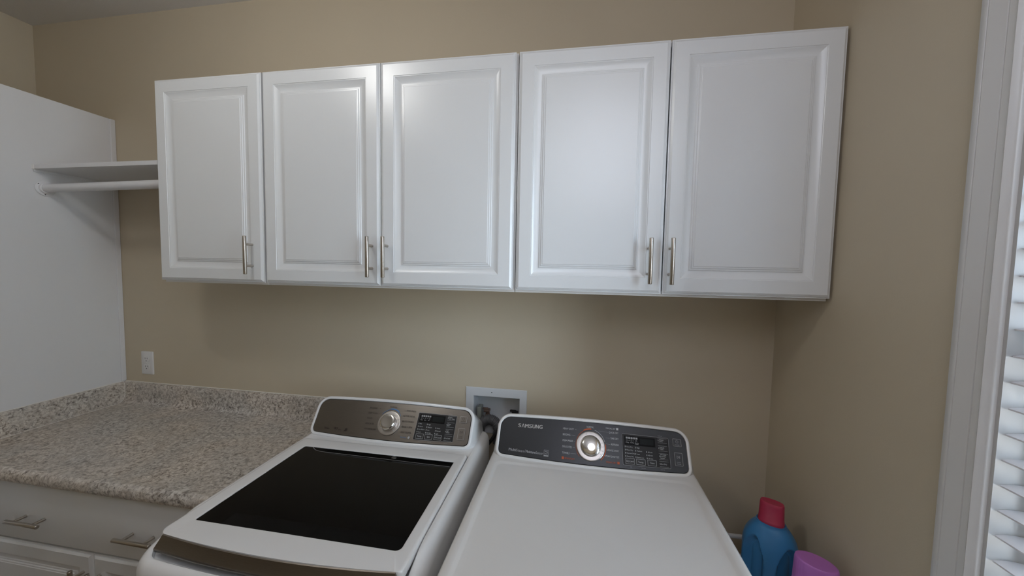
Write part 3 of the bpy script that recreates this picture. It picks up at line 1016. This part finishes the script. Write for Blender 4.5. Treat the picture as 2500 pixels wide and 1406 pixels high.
key_block(wa, ('Temp.', 'Spin', 'Soil Level'), ('Steam\nSuper Clean', 'Delay\nEnd', 'Self\nClean', 'Pre Soak'),
          (('Hot', 'Warm', 'Eco Warm', 'Cool'), ('High', 'Medium', 'Low', 'No Spin'), ('Heavy', 'Normal', 'Light')), ('Wash', 'Rinse', 'Spin'), M['plate_washer'], M['ink_dark'])

# ----- dryer
dr = thing('clothes_dryer', 'white dryer with charcoal control panel, standing beside the wall corner', 'dryer', (1.654, -0.0248, 0), -0.0133)
bm = bmesh.new()
def dryer_body(bm):
    cx, hw, y0, y1, top = 0.0, 0.3370, -0.860, -0.052, 0.9745
    def out(i):
        pts = rrect(cx - hw + i, cx + hw - i, y0 + i, y1 - i, (max(.05 - i, .012), max(.05 - i, .012), max(.024 - i, .006), max(.024 - i, .006)), 10, 10)
        return [(x, y - 0.018 * sstep(-0.45, y0, y) * (1 - min(1, ((x - cx) / (hw - .04)) ** 2))) for x, y in pts]
    def inn(i):
        return rrect(cx - hw + .030 + i, cx + hw - .030 - i, y0 + .05 + i, -0.272 - i, .022, 10, 10)
    rs = [[(x, y, z) for x, y in out(i)] for z, i in [(0.02, 0.004), (0.03, 0.0), (top - 0.026, 0.0), (top - .014, .002), (top - 0.006, 0.0058), (top - .0015, 0.011), (top, 0.0180)]]
    rs += [[(x, y, z) for x, y in inn(i)] for z, i in [(top, -.002), (top - .0006, 0.0), (top - .0034, 0.0075), (top - .0040, 0.0100)]]
    rings(bm, rs)
dryer_body(bm)
obj('body', bm, M['enamel2'], dr, smooth=35)
bm = bmesh.new(); console_shell(bm, 0.331); obj('console', bm, M['enamel2'], dr, smooth=40)
bm = bmesh.new(); face_plate(bm, -0.3090, 0.3090, 0.0005, L - .0005, (.016, .016, .034, .034), -0.012, -0.0015, 0, 24, 8, .0014); cpn = obj('control_panel', bm, M['plate_dryer'], dr, smooth=40)
cpn['label'] = 'charcoal control panel with pale lettering'
KS, KV = 0.0035, 0.0545
kr = knob(dr, KS, KV, 0.0470, 0.0330, [112, 90, 64, 42, 18, 0, -18, -36], M['ring'], True)
bm = bmesh.new()
arc_strip(bm, KS, KV, .0478, .0490, 86, 222, .0004, 1, 60)
arc_strip(bm, KS, KV, .0490, .0515, 88, 118, .0004, 1, 20)
arc_strip(bm, KS, KV, .0485, .0496, 18, 74, .0004, 0, 30)
arc_strip(bm, KS, KV, .0480, .0505, -48, 10, .0004, 1, 40)
for i, t in enumerate(('HEAVY DUTY', 'BEDDING', 'PERM PRESS', 'DELICATES', 'TOWELS')):
    v = 0.0962 - i * 0.0178
    w = (0.0370, 0.0255, 0.0350, 0.0310, 0.0240)[i]
    write(bm, t, -0.0895, v, .0054, width=w)
    dash(bm, -0.0895 + w + .003, v + .0025, -0.0435 - (.004 if i in (1, 2, 3) else 0), v + (.0020 if i < 2 else .0028), .0005, .0004, 2)
for i, t in enumerate(('QUICK DRY', 'TIME DRY', 'REFRESH', 'WRINKLE AWAY', 'STEAM SANITIZE')):
    v = 0.0968 - i * 0.0172
    w = (0.0310, 0.0265, 0.0245, 0.0400, 0.0460)[i]
    write(bm, t, 0.0950, v, .0054, width=w, align='R')
    if i < 4:
        dash(bm, 0.0950 - w - .0025, v + .0025, 0.0525 if i else 0.030, v + (.0040 if i == 0 else .0025), .0005, .0004, 2)
write(bm, 'NORMAL', KS - .001, 0.1072, .0054, width=0.0235, align='C')
write(bm, 'MANUAL DRY', 0.0865, 0.1090, .0046, width=0.0320, align='R')
rect(bm, 0.0885, 0.0955, 0.1082, 0.1150, .0004)
write(bm, 'SENSOR DRY', -0.0805, 0.0105, .0048, width=0.0330, mi=1)
rect(bm, -0.0905, -0.0830, 0.0092, 0.0166, .0004, 1)
write(bm, 'STEAM DRY', 0.0860, 0.0120, .0048, width=0.0330, align='R', mi=1)
rect(bm, 0.0885, 0.0955, 0.0112, 0.0184, .0004, 1)
obj('lettering', bm, [M['ink_white'], M['ink_orange'], M['ink_grey']], cpn)['kind'] = 'stuff'
bm = bmesh.new()
# brand name: wide bold capitals, the A without a crossbar
def brand(bm, s0, s1, v, cap):
    word = 'S^MSUNG'
    wd = [0.95, 1.0, 1.12, 0.95, 0.95, 0.98, 1.0]
    tot = sum(wd) + 0.16 * (len(wd) - 1)
    x = s0
    k = (s1 - s0) / tot
    for ch, w in zip(word, wd):
        W_ = w * k
        if ch == '^':
            st = W_ * .25
            for pts in (((0, 0), (st, 0), (W_ * .5 + st * .25, cap), (W_ * .5 - st * .55, cap)), ((W_, 0), (W_ - st, 0), (W_ * .5 - st * .25, cap), (W_ * .5 + st * .55, cap))):
                bm.faces.new([bm.verts.new(F(x + a, v + b, .0006)) for a, b in pts])
        else:
            write(bm, ch, x, v, cap, width=W_ * .94, n=.0006, bold=W_ * .055)
        x += W_ + 0.16 * k
brand(bm, -0.2465, -0.1605, 0.0912, 0.0118)
obj('brand_lettering', bm, M['silver'], cpn)['kind'] = 'stuff'
bm = bmesh.new()
write(bm, 'Multi', -0.2715, 0.0135, .0082, width=0.0250, bold=.0003)
write(bm, 'Steam', -0.2455, 0.0135, .0082, width=0.0300)
write(bm, 'Moisture', -0.2120, 0.0140, .0078, width=0.0335, bold=.0003)
write(bm, 'Sensor', -0.1775, 0.0140, .0078, width=0.0245)
write(bm, 'TM', -0.2150, 0.0205, .0020)
outline_frame(bm, -0.1505, -0.1345, 0.0145, 0.0290, .0006, .0008, .0004)
arc_strip(bm, -0.1440, 0.0225, .0020, .0032, -20, 200, .0005, 0, 16)
dash(bm, -0.1395, 0.0265, -0.1370, 0.0195, .0010, .0005)
dash(bm, -0.1485, 0.0190, -0.1380, 0.0180, .0008, .0005)
rect(bm, -0.1505, -0.1345, 0.0105, 0.0138, .0004)
obj('feature_lettering', bm, M['ink_grey'], cpn)['kind'] = 'stuff'
key_block(dr, ('Dry Level', 'Temp.', 'Time'), ('Adjust\nTime', 'Adjust\nTime', 'Wrinkle\nPrevent\nSteam', 'Eco Dry'),
          (('Very Dry', 'More Dry', 'Normal Dry', 'Damp Dry'), ('High', 'Medium', 'Low', 'Extra Low'), ('60 min', '40 min', '20 min')), ('Drying', 'Cooling', 'Wrinkle\nPrevent'), M['plate_dryer'], M['ink_grey'])

# ---------------------------------------------------------------- washer outlet box, drain hose, cord
ob = thing('washer_outlet_box', 'white recessed washer outlet box in the wall between the two consoles', 'outlet box', (1.28, 0, 1.03))
bm = bmesh.new()
fo = [(1.150, -.0005, .925), (1.4090, -.0005, .925), (1.4090, -.0005, 1.1175), (1.150, -.0005, 1.1175)]
def fr(x0, x1, z0, z1, y):
    return [(x0, y, z0), (x1, y, z0), (x1, y, z1), (x0, y, z1)]
rings(bm, [fr(1.150, 1.409, .925, 1.1175, -.0004), fr(1.1503, 1.4087, .9253, 1.1172, -.0028), fr(1.152, 1.407, .927, 1.1155, -.0040), fr(BX0 - .001, BX1 + .001, BZ0 - .001, BZ1 + .001, -.0042), fr(BX0 + .0008, BX1 - .0008, BZ0 + .0008, BZ1 - .0008, -.0030), fr(BX0 + .0014, BX1 - .0014, BZ0 + .0014, BZ1 - .0014, .072)], cap0=False)
obj('box_shell', loc(bm, ob), M['boxin'], ob)
bm = bmesh.new()
rings(bm, [[(1.262 + .0022 * math.cos(t), y, 1.0995 + .0022 * math.sin(t)) for t in [2 * math.pi * q / 10 for q in range(10)]] for y in (-.0038, -.0052)])
obj('screw', loc(bm, ob), M['tubgrey'], ob)
def valve(cx, m, zt):
    bm = bmesh.new()
    tube(bm, [(cx, .040, BZ0 + .002), (cx, .040, BZ0 + .020), (cx, .040, zt)], .0095, 14, rfun=lambda i: (.0130, .0105, .0085)[i])
    tube(bm, [(cx, .040, BZ0 + .034), (cx, .010, BZ0 + .034)], .0080, 14)
    tube(bm, [(cx, .012, BZ0 + .034), (cx, .004, BZ0 + .034)], .0120, 14)
    # lever handle
    box(bm, cx - .015, cx + .010, .026, .054, zt - .001, zt + .010, .003)
    box(bm, cx - .024, cx + .002, .034, .046, zt + .008, zt + .016, .003)
    obj('valve', loc(bm, ob), m, ob, smooth=40)
valve(1.236, M['brass'], 1.000)
valve(1.357, M['black'], 0.999)
bm = bmesh.new(); box(bm, 1.196, 1.214, .012, .050, BZ0 + .002, 1.026, .002); obj('drain_block', loc(bm, ob), M['drain'], ob)
# corrugated drain hose arching out of the box
hp = []
cx_, cz_ = 1.2580, 0.9560
for k in range(181):
    a = math.radians(205 - 235 * k / 180)
    hp.append((cx_ + .0385 * math.cos(a) + (0.004 if a < 0 else 0), -0.0300 + .012 * math.sin(math.pi * k / 180) ** 2, cz_ + .0335 * math.sin(a)))
hp = [(1.208, -0.030, 0.900), (1.214, -0.030, 0.925)] + hp + [(1.296, -0.030, 0.930), (1.294, -0.030, 0.900)]
bm = bmesh.new()
tube(bm, hp, .0190, 18, rfun=lambda i: .0215 if (i % 6) < 3 else .0190)
tag(obj('drain_hose', bm, M['hose'], smooth=50), 'grey corrugated drain hose arching out of the washer outlet box', 'hose')
bm = bmesh.new()
pts = []
for k in range(21):
    t = k / 20
    pts.append((1.238 + .075 * t, -.0615 + .0005 * t, .880 + .110 * t - .010 * math.sin(math.pi * t)))
tube(bm, pts, .0070, 12)
tag(obj('power_cord', bm, M['black'], smooth=50), 'thick black cord running behind the gap between the two machines', 'cord')

# ---------------------------------------------------------------- slim cart and detergent bottles in the corner
ca_ = thing('utility_cart', 'slim white utility cart squeezed between the dryer and the wall', 'cart', (2.17, -0.28, 0))
def cpart(name, fn, m=M['cart'], s=None):
    bm = bmesh.new()
    fn(bm)
    return obj(name, loc(bm, ca_), m, ca_, smooth=s)
CX0, CX1, CY0, CY1 = 2.055, 2.288, -0.560, -0.072
for zz in (0.10, 0.585):
    cpart('tray', lambda bm: box(bm, CX0, CX1, CY0, CY1, zz, zz + 0.015, 0.004), s=40)
for px in (CX0 + .008, CX1 - .060):
    cpart('post', lambda bm: tube(bm, [(px, CY1 - .008, 0.03), (px, CY1 - .008, 0.668)], .0055, 12), s=40)
for px in (CX0 + .008, CX1 - .012):
    cpart('post', lambda bm: tube(bm, [(px, CY0 + .008, 0.03), (px, CY0 + .008, 0.64)], .0055, 12), s=40)
cpart('rail', lambda bm: tube(bm, [(CX0 + .002, CY1 - .008, 0.667), (CX1 - .054, CY1 - .008, 0.667)], .0075, 14), s=40)
for (px, py) in ((CX0 + .02, CY0 + .03), (CX1 - .02, CY0 + .03), (CX0 + .02, CY1 - .03), (CX1 - .02, CY1 - .03)):
    cpart('caster', lambda bm: tube(bm, [(px - .008, py, 0.022), (px + .008, py, 0.022)], .0215, 20), M['black'], 40)

def superell(cx, cy, a, b, rot, z, n=96, p=2.4):
    res = []
    for k in range(n):
        t = 2 * math.pi * k / n
        c, s = math.cos(t), math.sin(t)
        x = a * math.copysign(abs(c) ** (2 / p), c)
        y = b * math.copysign(abs(s) ** (2 / p), s)
        res.append((cx + x * math.cos(rot) - y * math.sin(rot), cy + x * math.sin(rot) + y * math.cos(rot), z))
    return res

BZ = 0.6005
bt = thing('detergent_bottle', 'blue detergent jug with a red cap standing beside the dryer', 'bottle', (2.203, -0.262, BZ))
bm = bmesh.new()
rot = math.radians(-30)
zt = 0.248                                                       # shoulder top above the base
prof = [(0.0, .90), (.004, .97), (.014, 1.0)]
prof += [(.014 + k * .00225, 1.0) for k in range(1, 71)]
for k in range(1, 35):
    t = k / 34
    prof.append((.1715 + .0765 * t, 1.0 - .42 * t ** 2.3))
rs = []
for z, s in prof:
    ring = superell(0, 0, .0715 * s, .0525 * s, rot, z, n=200)
    res = []
    for (x, y, zz) in ring:
        ang = math.degrees(math.atan2(y, x))
        for ridge, top_ in ((-116, None),):
            d = (ang - ridge + 180) % 360 - 180
            sd = 1 if d > 0 else -1
            mid_, half = (52, 37) if sd > 0 else (46, 34)
            e = (abs(d) - mid_) / half
            if abs(e) < 1:
                ztop = (0.206 if sd > 0 else 0.212) - .075 * e * e
                zbot = 0.055 + .03 * e * e
                k = sstep(zbot - .014, zbot + .014, zz) * (1 - sstep(ztop - .014, ztop + .008, zz)) * sstep(0.0, 0.50, 1.0 - abs(e))
                r = math.hypot(x, y)
                q = 1 - k * 0.020 / r
                x, y = x * q, y * q
        res.append((x, y, zz))
    rs.append(res)
for z, a, b in [(.2505, .0400, .0300), (.2545, .0385, .0290), (.2560, .0385, .0290), (.2560, .0350, .0260), (.2520, .0345, .0255)]:
    rs.append(superell(0, 0, a, b, rot, z, n=200, p=2.0))
rings(bm, rs)
obj('jug', bm, M['bluejug'], bt, smooth=45)
bm = bmesh.new()
rs = []
for z, a, b in [(.2525, .0335, .0250), (.2600, .0340, .0255), (.2640, .0335, .0245), (.2680, .0325, .0215), (.3080, .0312, .0185), (.3150, .0306, .0178), (.3180, .0290, .0162), (.3185, .0268, .0145)]:
    rs.append(superell(0, 0, a, b, rot, z, p=2.5))
rs.append(superell(0, 0, .0215, .0105, rot, .3174, p=2.5))
rings(bm, rs)
obj('cap', bm, M['redcap'], bt, smooth=35)['label'] = 'red oval screw cap'

pb = thing('softener_bottle', 'pink bottle with a purple oval cap in front of the blue jug', 'bottle', (2.234, -0.418, BZ))
bm = bmesh.new()
rot = math.radians(-38)
rs = [superell(0, 0, .058 * s, .040 * s, rot, z) for z, s in [(0, .92), (.004, .98), (.012, 1), (.10, 1), (.125, .98), (.145, .93), (.160, .88)]]
rs += [superell(0, 0, a, b, rot, z, p=2.0) for z, a, b in [(.168, .0520, .0365), (.184, .0520, .0365), (.188, .0500, .0350), (.189, .045, .030)]]
rings(bm, rs)
obj('bottle', bm, M['pink'], pb, smooth=45)
bm = bmesh.new()
rs = []
for z, s in [(.1885, .99), (.1900, 1.0), (.2520, .955), (.2580, .945), (.2615, .925), (.2625, .895)]:
    ring = superell(0, 0, .0485 * s, .0325 * s, rot, z, n=120, p=2.0)
    if z < .2525:
        ring = [(x * (1 + .010 * (k % 3 == 0)), y * (1 + .010 * (k % 3 == 0)), zz) for k, (x, y, zz) in enumerate(ring)]
    rs.append(ring)
rs.append(superell(0, 0, .0380, .0245, rot, .2627, n=120, p=2.0))
rings(bm, rs)
obj('cap', bm, M['purple'], pb, smooth=40)['label'] = 'purple oval cap'
